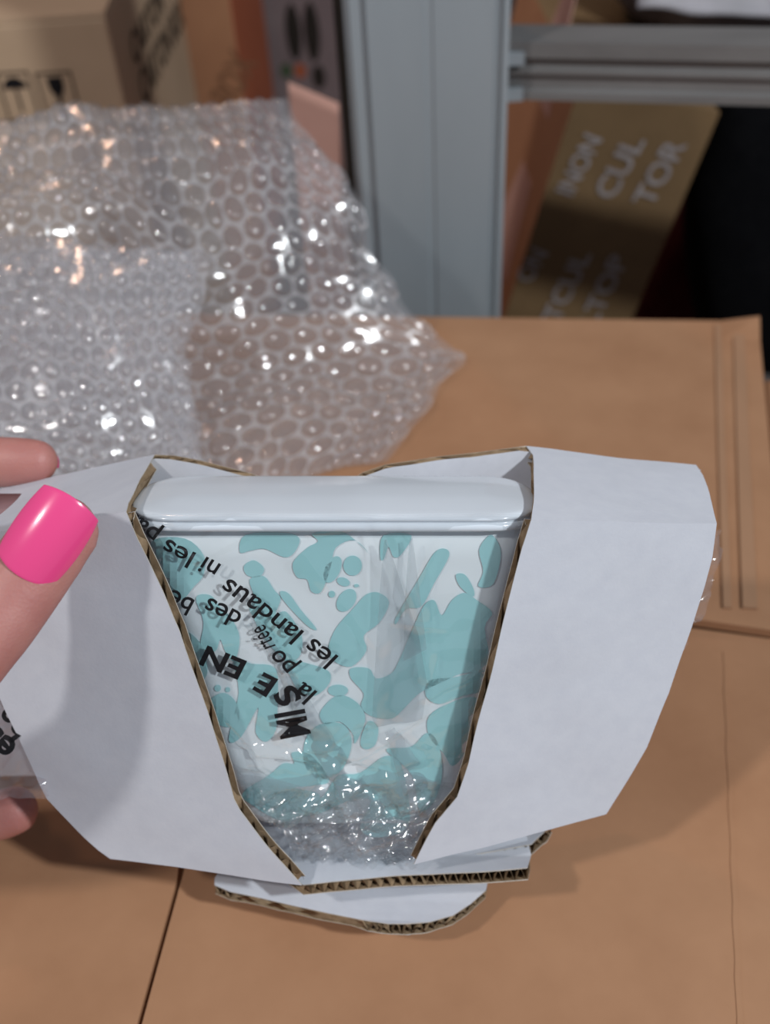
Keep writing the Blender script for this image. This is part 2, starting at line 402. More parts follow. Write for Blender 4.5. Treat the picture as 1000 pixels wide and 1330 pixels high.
# flat pink patches laid over the left face of the leaning carton
nL = -wx
for t0, t1, y0, y1, y2, y3 in ((.20,.30,.03,.14,.05,.10), (.36,.46,.06,.16,.09,.13), (.50,.66,.02,.14,.06,.16)):
    q = [org + ax*t0*1.0 + Vector((0,y0,0)), org + ax*t0 + Vector((0,y1,0)), org + ax*t1 + Vector((0,y3,0)), org + ax*t1 + Vector((0,y2,0))]
    vs = [p + nL*.001 for p in q] + [p + nL*.0001 for p in q]
    mk('pink_patch', vs, [(0,1,2,3),(7,6,5,4)] + [(i,i+4,(i+1)%4+4,(i+1)%4) for i in range(4)], pinkbrd, lc, base=base)
# carton it stands on
v, f = boxvf(base.x+.0, base.x+.19, LY-.0, LY+.2, 0, org.z - wid*ax.x - .002)
o = bevel(mk('low_carton', v, f, darkbr), .003); tag(o, 'low dark brown carton beneath the leaning carton and dark bags', 'carton')
lowz = org.z - wid*ax.x

# soft bags
def blob(name, outline, Y, depth, mat, label, cat, seed):
    # outline: pixel polygon at plane y=Y; rounded pillow volume
    pts = [ony(px, py, Y) for px, py in outline]; c = sum(pts, Vector())/len(pts)
    rings = []; K = 9
    for k in range(K):
        ph = -math.pi/2 + math.pi*k/(K-1); s = max(.02, math.cos(ph))**.6; yo = math.sin(ph)*depth/2
        rings.append([c + (p-c)*s + Vector((0, yo + depth/2 - .02, 0)) + nvec((p + Vector((seed, k*.4, 0)))*14)*.006*s for p in pts])
    n = len(pts); vs = [p for r_ in rings for p in r_]; fs = [(k*n+i, k*n+(i+1)%n, (k+1)*n+(i+1)%n, (k+1)*n+i) for k in range(K-1) for i in range(n)]
    fs += [tuple(range(n))[::-1], tuple(range((K-1)*n, K*n))]
    o = mk(name, vs, fs, mat, smooth=True); m = o.modifiers.new('s', 'SUBSURF'); m.levels = 1; m.render_levels = 2
    tag(o, label, cat); return o
blob('black_bag', [(955,120),(925,190),(897,265),(898,330),(905,400),(915,470),(1010,520),(1110,480),(1130,300),(1110,160),(1040,110)], 1.0, .10, black_f, 'black fabric bag at the right edge behind the large carton', 'bag', 1)
blob('maroon_bag', [(880,270),(850,310),(825,370),(815,440),(840,490),(930,490),(980,430),(970,320),(930,270)], 1.13, .15, maroon, 'dark maroon bag between leaning carton and black bag', 'bag', 5)
# grey bundle and white sheet above the beam
o = blob('grey_bundle', [(818,-70),(812,-20),(815,20),(830,52),(880,66),(960,74),(1060,80),(1140,70),(1150,0),(1100,-50),(1000,-66),(900,-80)], 1.0, .2, greypl, 'crumpled dark grey wrapped bundle above the steel crossbeam at top right', 'bundle', 9)
rows = []
for i in range(10):
    rows.append([])
    for j in range(24):
        p = ony(828 + 14*j, -50 + 6.6*i + (j*.9 if i > 5 else 0), .972 - .003*i)
        rows[-1].append(p + nvec(p*18)*.012)
v, f, _ = solid_grid(rows, .003, Vector((0,-1,0)))
o = mk('white_sheet', v, f, whitepl, smooth=True); tag(o, 'crumpled white plastic sheet at top right above the crossbeam', 'sheet')

# ------------------------------------------------------------------ bubble wrap
def catrom(p0, p1, p2, p3, t):
    return (p1*2 + (p2-p0)*t + (p0*2 - p1*5 + p2*4 - p3)*t*t + (p1*3 - p0 - p2*3 + p3)*t*t*t) * .5
def patch(ctrl):
    R, C = len(ctrl), len(ctrl[0])
    def g(i, j):
        ii = min(max(i,0),R-1); jj = min(max(j,0),C-1); p = ctrl[ii][jj].copy()
        if i < 0: p = ctrl[0][jj]*2 - ctrl[1][jj]
        if i > R-1: p = ctrl[R-1][jj]*2 - ctrl[R-2][jj]
        if j < 0: p = ctrl[ii][0]*2 - ctrl[ii][1]
        if j > C-1: p = ctrl[ii][C-1]*2 - ctrl[ii][C-2]
        return p
    def S(a, b):    # a across 0..1, b down 0..1
        x = min(max(a,0),1)*(C-1); j = min(int(x), C-2); x -= j
        y = min(max(b,0),1)*(R-1); i = min(int(y), R-2); y -= i
        return catrom(*[catrom(*[g(i+k, j+l) for l in (-1,0,1,2)], x) for k in (-1,0,1,2)], y)
    return S
WA = [
 [(-150,175,.665),(0,150,.655),(95,138,.66),(190,138,.665),(285,128,.672),(374,127,.672)],
 [(-150,240,.63),(0,228,.625),(110,222,.62),(235,222,.63),(345,208,.635),(444,230,.645)],
 [(-150,310,.62),(0,300,.60),(120,296,.612),(255,318,.60),(380,300,.635),(482,322,.65)],
 [(-150,400,.62),(0,400,.615),(130,400,.62),(265,410,.605),(410,400,.64),(525,412,.665)],
 [(-150,500,.60),(0,500,.60),(130,500,.60),(270,490,.612),(430,470,.640),(606,480,.668)],
 [(-150,580,.58),(0,580,.58),(130,580,.585),(270,560,.592),(430,540,.62),(552,540,.636)],
 [(-150,660,.555),(0,660,.555),(130,660,.555),(275,640,.565),(400,620,.59),(495,608,.60)]]
WB = [
 [(-150,300,.60),(0,312,.59),(110,318,.585),(200,318,.585),(275,325,.59)],
 [(-150,370,.578),(0,372,.57),(110,375,.565),(190,378,.568),(262,385,.580)],
 [(-150,450,.565),(0,450,.556),(110,452,.552),(185,455,.556),(246,465,.572)],
 [(-150,530,.553),(0,530,.546),(110,530,.545),(190,525,.552),(262,530,.572)],
 [(-150,600,.545),(0,600,.54),(110,600,.54),(190,595,.546),(270,590,.562)],
 [(-150,680,.53),(0,680,.525),(110,680,.525),(190,660,.53),(275,640,.545)]]
wbase = onz(200, 520); 
wrap = empty('bubble_wrap', wbase, 'crumpled clear bubble wrap heaped on the large carton', 'bubble wrap')
bubbles = []
def wrap_sheet(ctrl, pitch, seed, nm, dirn=1):
    S0 = patch([[P(c[0], c[1], c[2]*.95) for c in r_] for r_ in ctrl])
    def S(a, b):
        p = S0(a, b); q = p*17 + Vector((seed, 0, 0))
        p = p + nvec(q)*.0085 + nvec(q*2.3)*.0042
        # keep off the carton
        if p.z < CARTON_Z + .008 and p.y < .66: p.z = CARTON_Z + .008 + (p.z - CARTON_Z - .008)*.05
        return p
    W_ = sum((S(i/20, .5) - S((i+1)/20, .5)).length for i in range(20)) * 1.0
    H_ = sum((S(.5, i/20) - S(.5, (i+1)/20)).length for i in range(20))
    nu, nv = max(4, round(W_/pitch)), max(4, round(H_/(pitch*.866)))
    cache = {}
    def nrm(a, b):
        e = .004; t1 = S(a+e, b) - S(a-e, b); t2 = S(a, b+e) - S(a, b-e); n_ = t1.cross(t2)
        if n_.length < 1e-9: return -cf
        n_.normalize(); return n_ if n_.dot(CAM - S(a,b)) > 0 else -n_
    SEG = 12; wv, wf = [], []
    hexr = []
    for k in range(SEG):
        th = 2*math.pi*k/SEG; tt = (th + math.pi/6) % (math.pi/3) - math.pi/6
        hexr.append(.5/math.cos(tt))
    for iv in range(nv):
        for iu in range(nu):
            a = (iu + .5 + (.5 if iv % 2 else 0))/(nu+.5); b_ = (iv + .5)/nv
            sa, sb = 1/(nu+.5), 1/(nv*.866)
            rr = .455 * (1 + .06*random.uniform(-1,1)); hh = pitch*random.uniform(.16,.34)
            pop = random.random() < .10
            if pop: hh *= .3
            nn = nrm(a, b_)
            ring = [S(a + rr*sa*math.cos(2*math.pi*k/SEG), b_ + rr*sb*math.sin(2*math.pi*k/SEG)) for k in range(SEG)]
            k0 = len(wv)
            outr = [S(a + hexr[k]*sa*math.cos(2*math.pi*k/SEG), b_ + hexr[k]*sb*math.sin(2*math.pi*k/SEG)) for k in range(SEG)]
            wv += ring + outr
            wf += [(k0+k, k0+(k+1)%SEG, k0+SEG+(k+1)%SEG, k0+SEG+k) for k in range(SEG)]
            c = sum(ring, Vector())/SEG
            tilt = nvec(c*90)*.12*pitch
            dv = []
            for (sc, h_) in ((1,0),(.93,.50),(.72,.83),(.40,.97)):
                dv += [c + (p-c)*sc + nn*hh*h_ + tilt*(1-sc) for p in ring]
            dv.append(c + nn*hh + tilt)
            df_ = [(m*SEG+k, m*SEG+(k+1)%SEG, (m+1)*SEG+(k+1)%SEG, (m+1)*SEG+k) for m in range(3) for k in range(SEG)] + [(3*SEG+k, 3*SEG+(k+1)%SEG, 4*SEG) for k in range(SEG)]
            q = c - CAM; x_, y_, d_ = q.dot(cr), q.dot(cu), q.dot(cf)
            px, py = CX + F*x_/d_, CY - F*y_/d_
            vis = -10 < px < 620 and 120 < py < 600
            bubbles.append((0 if vis else 1, d_, dv, df_))
    film = mk('film', wv, wf, m_web, wrap, True, base=wbase)
    gv = []; R_, C_ = nv*2, nu*2
    for i in range(R_):
        for j in range(C_):
            a, b_ = j/(C_-1), i/(R_-1); gv.append(S(a, b_) - nrm(a, b_)*.0012)
    mk('backing_film', gv, gridfaces(R_, C_), m_back, wrap, True, base=wbase)
wrap_sheet(WA, .0160, 3.3, 'a')
wrap_sheet(WB, .0125, 8.1, 'b')
wrap_sheet([[(c[0]-14, c[1]+3, c[2]+.012) for c in r_] for r_ in WB], .0150, 12.4, 'c')
bubbles.sort(key=lambda t: (t[0], t[1]))
for (_, _, dv, df_) in bubbles[:300]: mk('bubble', dv, df_, m_bub, wrap, True, base=wbase)
vs, fs = [], []
for (_, _, dv, df_) in bubbles[300:]:
    k = len(vs); vs += dv; fs += [tuple(i+k for i in q) for q in df_]
o = mk('bubble_field', vs, fs, m_bub, wrap, True, base=wbase); o['kind'] = 'stuff'

# ------------------------------------------------------------------ white corrugated sleeve
TK = .0046; PITCHF = .0040
pLF = plane_depth((165,662,.300), (392,1149,.345), (-60,700,.318))
pLT = plane_depth((165,662,.300), (-60,700,.318), (200,590,.357))
pRF = plane_depth((690,673,.300), (537,1125,.345), (931,678,.318))
pRT = plane_depth((690,673,.300), (931,678,.318), (683,580,.357))
pLB = plane_depth((200,590,.357), (-60,648,pLT(-60,648)), (430,990,.398))
pRB = plane_depth((683,580,.357), (905,605,pRT(905,605)), (430,990,.398))
sbase = onz(440, 900)
sbase = Vector((P(440,1100,.36).x, P(440,1100,.36).y, P(440,1150,.36).z))
sleeve = empty('cardboard_sleeve', sbase, 'white corrugated cardboard sleeve with V-shaped window held in the hand', 'package')
def rowpts(lst, pf):
    return [(P(l[0], l[1], pf(*l)), P(r_[0], r_[1], pf(*r_))) for l, r_ in lst]
Lback = [((-40,1000),(430,990)), ((-60,760),(430,700)), ((-60,710),(430,648)), ((-60,682),(372,630)), ((-60,668),(325,613)), ((-60,658),(262,598)), ((-60,652),(225,591))]
Ltop  = [((-60,648),(200,590)), ((-60,665),(190,610)), ((-60,683),(177,634)), ((-60,694),(166,652))]
Lfrn  = [((-60,700),(163,663)), ((-55,735),(178,700)), ((-50,770),(196,736)), ((-30,840),(235,819)), ((0,905),(268,924)), ((25,961),(287,985)), ((49,1017),(304,1038)), ((60,1037),(312,1052)), ((110,1088),(347,1095)), ((128,1105),(370,1122)), ((143,1116),(392,1149))]
Rback = [((430,990),(780,990)), ((430,700),(890,760)), ((430,642),(893,690)), ((470,615),(896,655)), ((500,605),(898,635)), ((560,595),(901,620)), ((620,587),(903,611))]
Rtop  = [((683,580),(905,605)), ((692,592),(914,618)), ((693,620),(922,640)), ((692,650),(929,665))]
Rfrn  = [((690,675),(932,678)), ((678,711),(925,722)), ((669,746),(915,760)), ((650,823),(898,815)), ((631,900),(870,900)), ((607,990),(840,970)), ((592,1035),(820,1003)), ((565,1070),(803,1031)), ((537,1125),(787,1057))]
def corr(keys, bounds, names, parent, base, crush=None, endcrush=None, NC=None):
    """keys: list of (L,R) 3-D; bounds: key index ranges of each part"""
    SUB = 5
    rows, ki = [], [0]
    for a in range(len(keys)-1):
        for s in range(SUB):
            t = s/SUB; rows.append((keys[a][0].lerp(keys[a+1][0], t), keys[a][1].lerp(keys[a+1][1], t)))
        ki.append(len(rows))
    rows.append(keys[-1])
    wmax = max((r_[1]-r_[0]).length for r_ in rows)
    C = NC or int(wmax/PITCHF*8); R = len(rows)
    G = [[r_[0].lerp(r_[1], j/(C-1)) for j in range(C)] for r_ in rows]
    for r_ in G:
        for j in range(C): r_[j] = r_[j] + nvec(r_[j]*28)*.0008 + nvec(r_[j]*75)*.00018
    Nn = [[None]*C for _ in range(R)]
    for i in range(R):
        for j in range(C):
            du = G[i][min(j+1,C-1)] - G[i][max(j-1,0)]
            d1 = G[min(i+1,R-1)][j] - G[i][j]; d0 = G[i][j] - G[max(i-1,0)][j]
            n0, n1 = d0.cross(du), d1.cross(du)
            if n0.length > 1e-12: n0.normalize()
            if n1.length > 1e-12: n1.normalize()
            n_ = n0 + n1
            n_.normalize(); Nn[i][j] = n_ 
    mi = R - 2
    if Nn[mi][C//2].dot(CAM - G[mi][C//2]) < 0:
        for i in range(R):
            for j in range(C): Nn[i][j] = -Nn[i][j]
    LT = .00035
    CC = 25
    for (k0, k1), nm in zip(bounds, names):
        i0, i1 = ki[k0], ki[k1]; rr = range(i0, i1+1); RR = len(rr)
        vs, fs, idx = [], [], []
        js = [round(j*(C-1)/(CC-1)) for j in range(CC)]
        def th(i, j):
            t = TK
            if crush: t *= crush(G[i][j])
            return t
        for (o0, o1, face_out) in ((lambda t: 0, lambda t: LT, 0), (lambda t: t-LT, lambda t: t, 1)):
            k = len(vs)
            top_ = [G[i][j] - Nn[i][j]*o0(th(i,j)) for i in rr for j in js]; bot = [G[i][j] - Nn[i][j]*o1(th(i,j)) for i in rr for j in js]
            vs += top_ + bot; n_ = RR*CC
            fa, fb = gridfaces(RR, CC, k), gridfaces(RR, CC, k+n_, True)
            fs += fa; idx += [0 if face_out == 0 else 2]*len(fa)
            fs += fb; idx += [2 if face_out == 0 else 1]*len(fb)
            rim = [(k+j, k+j+1, k+n_+j+1, k+n_+j) for j in range(CC-1)] + [(k+(RR-1)*CC+j, k+(RR-1)*CC+j+1, k+n_+(RR-1)*CC+j+1, k+n_+(RR-1)*CC+j) for j in range(CC-1)]
            rim += [(k+i*CC, k+(i+1)*CC, k+n_+(i+1)*CC, k+n_+i*CC) for i in range(RR-1)] + [(k+i*CC+CC-1, k+(i+1)*CC+CC-1, k+n_+(i+1)*CC+CC-1, k+n_+i*CC+CC-1) for i in range(RR-1)]
            fs += rim; idx += [3]*len(rim)
        o = mk(nm, vs, fs, None, parent, True, base=base, mats=[white_b, inner_b, kraftd, m_rim], idx=idx)
        o.data.set_sharp_from_angle(angle=.7)
        fv = []
        for i in rr:
            for j in range(C):
                ph = 2*math.pi*G[i][j].dot(cr)/PITCHF + .5*noise.noise(G[i][j]*60)
                t = th(i, j); fv.append(G[i][j] - Nn[i][j]*(t/2 + (t/2 - LT*1.05)*math.sin(ph)))
        mk('corrugated_core', fv, gridfaces(RR, C), kraftd, o, True, base=base)
m_rim = mottled('liner_edge', (.42,.38,.32), (.55,.51,.45), 300, .85)
kl = rowpts(Lback, pLB) + rowpts(Ltop, pLT) + rowpts(Lfrn, pLF)
nb_, nt_ = len(Lback), len(Ltop)
def crushL(p):   # fold corners are squashed
    return 1.0
corr(kl, [(0, nb_), (nb_, nb_+nt_), (nb_+nt_, len(kl)-1)], ['back_panel', 'top_panel', 'front_panel'], sleeve, sbase)
kr = rowpts(Rback, pRB) + rowpts(Rtop, pRT) + rowpts(Rfrn, pRF)
corr(kr, [(0, len(Rback)), (len(Rback), len(Rback)+len(Rtop)), (len(Rback)+len(Rtop), len(kr)-1)], ['back_panel', 'top_panel', 'front_panel'], sleeve, sbase)
# bottom tabs
def tab(lst, nm):
    keys = [(P(*l), P(*r_)) for l, r_ in lst]; corr(keys, [(0, len(keys)-1)], [nm], sleeve, sbase)
tab([((180,1000,.397),(660,990,.397)), ((330,1100,.368),(690,1110,.368)), ((393,1148,.350),(686,1127,.357))], 'bottom_tab')
tab([((290,1122,.385),(625,1122,.385)), ((279,1141,.378),(634,1146,.377)), ((279,1150,.375),(632,1156,.374)), ((300,1159,.372),(612,1174,.369)), ((400,1180,.366),(590,1189,.364)), ((470,1194,.362),(560,1197,.361)), ((505,1199,.360),(530,1199,.360))], 'bottom_tab')
tab([((560,1085,.385),(715,1066,.385)), ((560,1108,.372),(706,1080,.376)), ((560,1118,.366),(690,1096,.370))], 'bottom_tab')

# ------------------------------------------------------------------ container inside
AL = math.radians(20)
U = cr; V = cu*math.cos(AL) - cf*math.sin(AL); Wn = -cf*math.cos(AL) - cu*math.sin(AL)
O = P(430, 665, .300)
def Q(u, v, w_): return O + U*u + V*v + Wn*w_
def rrect(a, b, r_, n=8):
    pts = []
    for (sx, sy, t0) in ((1,1,0),(-1,1,90),(-1,-1,180),(1,-1,270)):
        for k in range(n+1):
            t = math.radians(t0 + 90*k/n); pts.append((sx*(a-r_) + r_*math.cos(t), sy*(b-r_) + r_*math.sin(t)))
    return pts
def loft(secs, cap0=True, cap1=True):
    vs, fs = [], []; n = len(secs[0])
    for s in secs: vs += s
    for i in range(len(secs)-1): fs += [(i*n+k, i*n+(k+1)%n, (i+1)*n+(k+1)%n, (i+1)*n+k) for k in range(n)]
    if cap0: fs.append(tuple(range(n))[::-1])
    if cap1: fs.append(tuple(range((len(secs)-1)*n, len(secs)*n)))
    return vs, fs
WC = -.0275
pbase = Q(0, -.1245, WC)
pot = empty('food_container', pbase, 'teal and white patterned container with grey lid inside the white sleeve', 'container')
secs = []
BODY = ((-.1245,.024,.008,.008),(-.1240,.030,.0115,.009),(-.1225,.0345,.0135,.0095),(-.118,.038,.0148,.0095),(-.09,.0445,.0154,.0095),(-.05,.0530,.0163,.0095),(-.02,.0598,.0169,.0095),(-.006,.0630,.0172,.0095))
for (v_, a, b_, r_) in BODY:
    secs.append([Q(x + .002*(-v_/.12), v_, WC + y) for x, y in rrect(a, b_, r_)])
vs, fs = loft(secs); mk('body', vs, fs, m_pot, pot, True, base=pbase)
def bodyw(u, v):       # w of the front surface of the container
    v = min(max(v, BODY[0][0]), BODY[-1][0])
    for k in range(len(BODY)-1):
        if BODY[k][0] <= v <= BODY[k+1][0]: break
    t = (v - BODY[k][0])/(BODY[k+1][0]-BODY[k][0]); a, b_, r_ = [BODY[k][i] + (BODY[k+1][i]-BODY[k][i])*t for i in (1,2,3)]
    x = abs(u - .002*(-v/.12)); x = min(x, a*.999); e = max(0, x - (a - r_))
    return WC + b_ - r_ + math.sqrt(max(0, r_*r_ - e*e))
def ellipse(x, y, a, b_, rot=0):
    c, s_ = math.cos(math.radians(rot)), math.sin(math.radians(rot))
    return [(x + a*math.cos(t)*c - b_*math.sin(t)*s_, y + a*math.cos(t)*s_ + b_*math.sin(t)*c) for t in [k*math.pi/5 for k in range(10)]]
SPOTS = [
 [(401,712),(384,730),(389,747),(401,750),(406,764),(418,764),(429,735),(435,712),(458,703),(477,722),(462,706),(440,692),(407,695),(414,704)],
 [(315,716),(322,695),(370,693),(386,700),(380,716),(368,722),(345,712),(328,714)],
 ellipse(432,739,9,17,25), ellipse(458,734,11,12), ellipse(446,755,8,5,20), ellipse(450,779,10,15,35), ellipse(463,760,3,2), ellipse(431,771,4,4),
 [(490,773),(502,785),(490,809),(472,824),(475,842),(457,861),(436,854),(430,839),(439,815),(460,791),(475,775)],
 [(574,716),(580,725),(562,758),(547,785),(529,788),(517,806),(516,800),(526,782),(544,752),(562,722)],
 [(499,696),(532,696),(520,719),(511,722),(505,710),(499,725),(495,722)],
 [(593,747),(604,747),(614,764),(613,773),(598,761)],
 [(538,815),(550,791),(562,785),(571,803),(583,785),(598,776),(613,785),(631,800),(622,818),(628,866),(595,872),(568,884),(544,896),(526,914),(511,926),(487,923),(475,911),(478,896),(463,878),(463,866),(484,866),(493,878),(511,872),(520,857),(529,836)],
 ellipse(439,896,12,7),
 [(418,926),(433,908),(448,905),(466,917),(472,935),(460,962),(457,950),(442,936),(424,939)],
 [(409,947),(427,940),(445,943),(454,959),(451,980),(439,1000),(415,1008),(398,990),(398,965)],
 [(478,938),(490,944),(487,965),(475,971),(469,962)],
 [(559,932),(580,917),(610,908),(625,920),(605,970),(588,990),(577,975),(560,955)],
 [(505,974),(535,971),(553,955),(566,965),(572,1000),(563,1035),(545,1048),(538,1010),(522,990)],
 [(640,698),(649,719),(640,755),(622,758),(628,740),(623,716),(631,701)],
 [(327,756),(344,752),(356,768),(364,779),(358,797),(370,794),(385,814),(390,831),(385,849),(370,852),(344,826),(332,802),(327,791),(332,776)],
 [(225,830),(243,822),(262,840),(268,870),(258,882),(240,865)], [(318,735),(330,728),(342,738),(336,748),(322,746)], [(560,884),(590,880),(622,874),(628,895),(600,902),(572,912),(556,902)],
 [(366,769),(376,772),(390,791),(409,814),(399,811),(379,791),(367,776)],
 [(373,858),(402,863),(425,872),(425,887),(408,901),(390,895),(379,878)],
 [(202,704),(240,702),(262,722),(262,745),(250,760),(235,775),(215,760),(200,730)],
 [(257,779),(274,776),(286,791),(298,802),(309,826),(303,855),(292,843),(286,829),(280,843),(263,837),(266,808)],
 [(277,907),(292,901),(306,913),(309,933),(298,942),(280,936),(274,918)], ellipse(283,893,4,4), ellipse(296,895,3,3),
 [(306,862),(327,866),(356,872),(358,915),(356,945),(344,959),(332,947),(335,918),(315,953),(300,956),(312,901)],
 [(353,1006),(369,993),(382,993),(379,980),(402,983),(424,1012),(409,1019),(382,1022),(412,1030),(402,1052),(369,1062),(336,1045),(320,1029)],
 [(428,1029),(442,1009),(468,1006),(498,986),(517,996),(527,1046),(525,1069),(508,1080),(481,1082),(468,1069),(481,1039),(455,1039),(415,1056),(413,1045)]]
def onbody(px, py):
    w0 = WC + .0165; r_ = ray(px, py)
    for _ in range(5):
        t = (w0 - (CAM - O).dot(Wn)) / r_.dot(Wn); p = CAM + r_*t - O; u, v = p.dot(U), p.dot(V); w0 = bodyw(u, v)
    return Q(u, v, w0 + .0004)
pv, pf = [], []
for sp in SPOTS:
    n = len(sp); cl = []
    vv = [Vector((x, y)) for x, y in sp]; cc = sum(vv, Vector((0,0)))/n; vv = [cc + (q-cc)*1.09 for q in vv]
    for i in range(n):
        for q in range(4): cl.append(catrom(vv[i-1], vv[i], vv[(i+1)%n], vv[(i+2)%n], q/4))
    m = len(cl); pts = list(cl)
    def inside(x, y):
        r = False
        for i in range(m):
            p, q = cl[i], cl[i-1]
            if (p.y > y) != (q.y > y) and x < (q.x-p.x)*(y-p.y)/(q.y-p.y) + p.x: r = not r
        return r
    gx = int(min(c.x for c in cl))
    while gx < max(c.x for c in cl):
        gy = int(min(c.y for c in cl))
        while gy < max(c.y for c in cl):
            if inside(gx, gy) and min((Vector((gx, gy))-c).length for c in cl) > 3: pts.append(Vector((gx, gy)))
            gy += 9
        gx += 9
    ov, _, of, *_r = geometry.delaunay_2d_cdt(pts, [(i, (i+1) % m) for i in range(m)], [], 1, 1e-5)
    k = len(pv); pv += [onbody(c.x, c.y) for c in ov]; pf += [tuple(i+k for i in q) for q in of]
mk('printed_pattern', pv, pf, m_teal, pot, base=pbase)
secs = []
for (v_, ins) in ((-.0080,.0022),(-.0084,.0006),(-.0078,0),(-.0064,0),(-.0060,.0006),(-.0056,.0012),(-.0051,.0008),(-.0047,.0002),(-.0040,.0004),(-.0034,.0012),(-.0031,.0025),(-.0028,.005),(-.0024,.009),(-.0020,.013),(-.0018,.017)):
    secs.append([Q(x, v_ - .0006, WC + y) for x, y in rrect(.0655-ins, .0212-ins, max(.001,.0165-ins))])
vs, fs = loft(secs); mk('lid', vs, fs, lidm, pot, True, base=pbase)

# second container further left in the sleeve
p2 = empty('mauve_container', Q(-.098,-.12,-.03), 'mauve wrapped item showing at the open left end of the sleeve', 'container')
secs = []
for (v_, a, b_) in ((-.088,.010,.010),(-.085,.014,.013),(-.06,.019,.014),(-.02,.022,.014),(-.012,.019,.012)):
    secs.append([Q(x - .108, v_, -.040 + y) for x, y in rrect(a, b_, .008, 5)])
vs, fs = loft(secs); mk('body', vs, fs, mauvepot, p2, True, base=p2.location)

# ------------------------------------------------------------------ clear bag
def pxuv(px, py, w0=-.0055):
    r_ = ray(px, py); t = (w0 - (CAM - O).dot(Wn)) / r_.dot(Wn); p = CAM + r_*t - O
    return p.dot(U), p.dot(V)
ridges = []
def ridge(p0, p1, width, amp, soft=.006):
    a, b_ = Vector(pxuv(*p0)), Vector(pxuv(*p1)); ridges.append((a, b_, width, amp, soft))
ridge((498,690),(487,960),.0022,.0014); ridge((498,700),(545,800),.0016,.0010); ridge((533,700),(560,900),.0018,.0012)
ridge((340,830),(440,1090),.003,-.0022); ridge((300,760),(400,960),.0022,.0012); ridge((560,700),(520,790),.0016,.0012)
ridge((425,1020),(560,930),.001,.0010); ridge((395,720),(480,830),.002,.0008); ridge((560,910),(620,880),.001,.001)
ridge((380,1070),(520,1010),.002,.002); ridge((440,1050),(470,1110),.002,.002)
random.seed(21)
for k in range(70):
    x = random.uniform(300, 560); y = random.uniform(960, 1135) ; an = random.uniform(-.9,.9); L = random.uniform(20, 70)
    ridge((x-L*math.cos(an), y+L*math.sin(an)), (x+L*math.cos(an), y-L*math.sin(an)), random.uniform(.0008,.0028), random.uniform(-.0016,.0022))
for k in range(26):
    x = random.uniform(210, 650); y = random.uniform(600, 940); an = random.uniform(-1.5,1.5); L = random.uniform(12, 45)
    ridge((x-L*math.cos(an), y+L*math.sin(an)), (x+L*math.cos(an), y-L*math.sin(an)), random.uniform(.0007,.0018), random.uniform(-.0005,.0009))
def bagw(u, v):
    w_ = -.0058 - .0055*max(0, min(1, -v/.12)) + .0012*noise.noise(Vector((u*38, v*38, 1.7))) + .0004*noise.noise(Vector((u*120, v*120, 4)))
    w_ -= 2.2*max(0, abs(u-.0) - .058)**1.5
    
    p = Vector((u, v))
    for (a, b_, wd, amp, soft) in ridges:
        d = b_-a; t = (p-a).dot(d)/d.length_squared
        if -.25 < t < 1.25:
            e = 1.0 if 0 <= t <= 1 else 1-4*abs(t-min(max(t,0),1))
            dist = (p - a - d*t).length
            if dist < wd*2: w_ += amp*max(0, 1 - dist/(wd*2))*e
    return min(w_, -.0028)
bag = empty('plastic_bag', Q(0,-.13,-.012), 'clear plastic bag with black French warning text wrapped over the container', 'bag')
bb = bag.location.copy()
NR, NCc = 230, 210
vs = []
us0, us1, vt, vb = -.070, .066, -.003, -.132
for i in range(NR):
    v_ = vt + (vb-vt)*i/(NR-1)
    # follow the V window, a little wider
    tt = max(0, min(1, -v_/.13)); a_, b_ = -.069 + .052*tt, .064 - .034*tt
    a_ = max(a_, us0); 
    for j in range(NCc):
        u_ = a_ + (b_-a_)*j/(NCc-1); vs.append(Q(u_, v_, bagw(u_, v_)))
mk('film', vs, gridfaces(NR, NCc), m_bag, bag, True, base=bb)
m_fold = filmmat('folded_film', .10, (.86,.88,.89), .06, 1.5, 1.3)
def foldstrip(pxs, lift):
    # a doubled-over pleat: pairs of (left px, right px) down its length
    rows = []
    for i in range(len(pxs)-1):
        for q in range(8):
            t = q/8; l = [pxs[i][0][k] + (pxs[i+1][0][k]-pxs[i][0][k])*t for k in (0,1)]; r_ = [pxs[i][1][k] + (pxs[i+1][1][k]-pxs[i][1][k])*t for k in (0,1)]
            row = []
            for j in range(7):
                u_, v_ = pxuv(l[0]+(r_[0]-l[0])*j/6, l[1]+(r_[1]-l[1])*j/6); row.append(Q(u_, v_, bagw(u_, v_) - lift + lift*.6*math.sin(j/6*math.pi)))
            rows.append(row)
    mk('pleat', [p for r_ in rows for p in r_], gridfaces(len(rows), 7), m_fold, bag, True, base=bb)
foldstrip([((499,700),(502,700)), ((494,760),(524,770)), ((488,850),(544,830)), ((483,940),(556,900)), ((490,955),(548,950))], .0011)
foldstrip([((532,700),(536,700)), ((526,780),(545,770)), ((524,880),(556,860))], .0014)
foldstrip([((322,815),(334,812)), ((356,880),(378,880)), ((388,960),(424,955)), ((430,1030),(466,1020)), ((474,1085),(508,1072))], .0011)
foldstrip([((500,960),(512,955)), ((514,1010),(545,1000)), ((530,1060),(560,1040))], .0012)
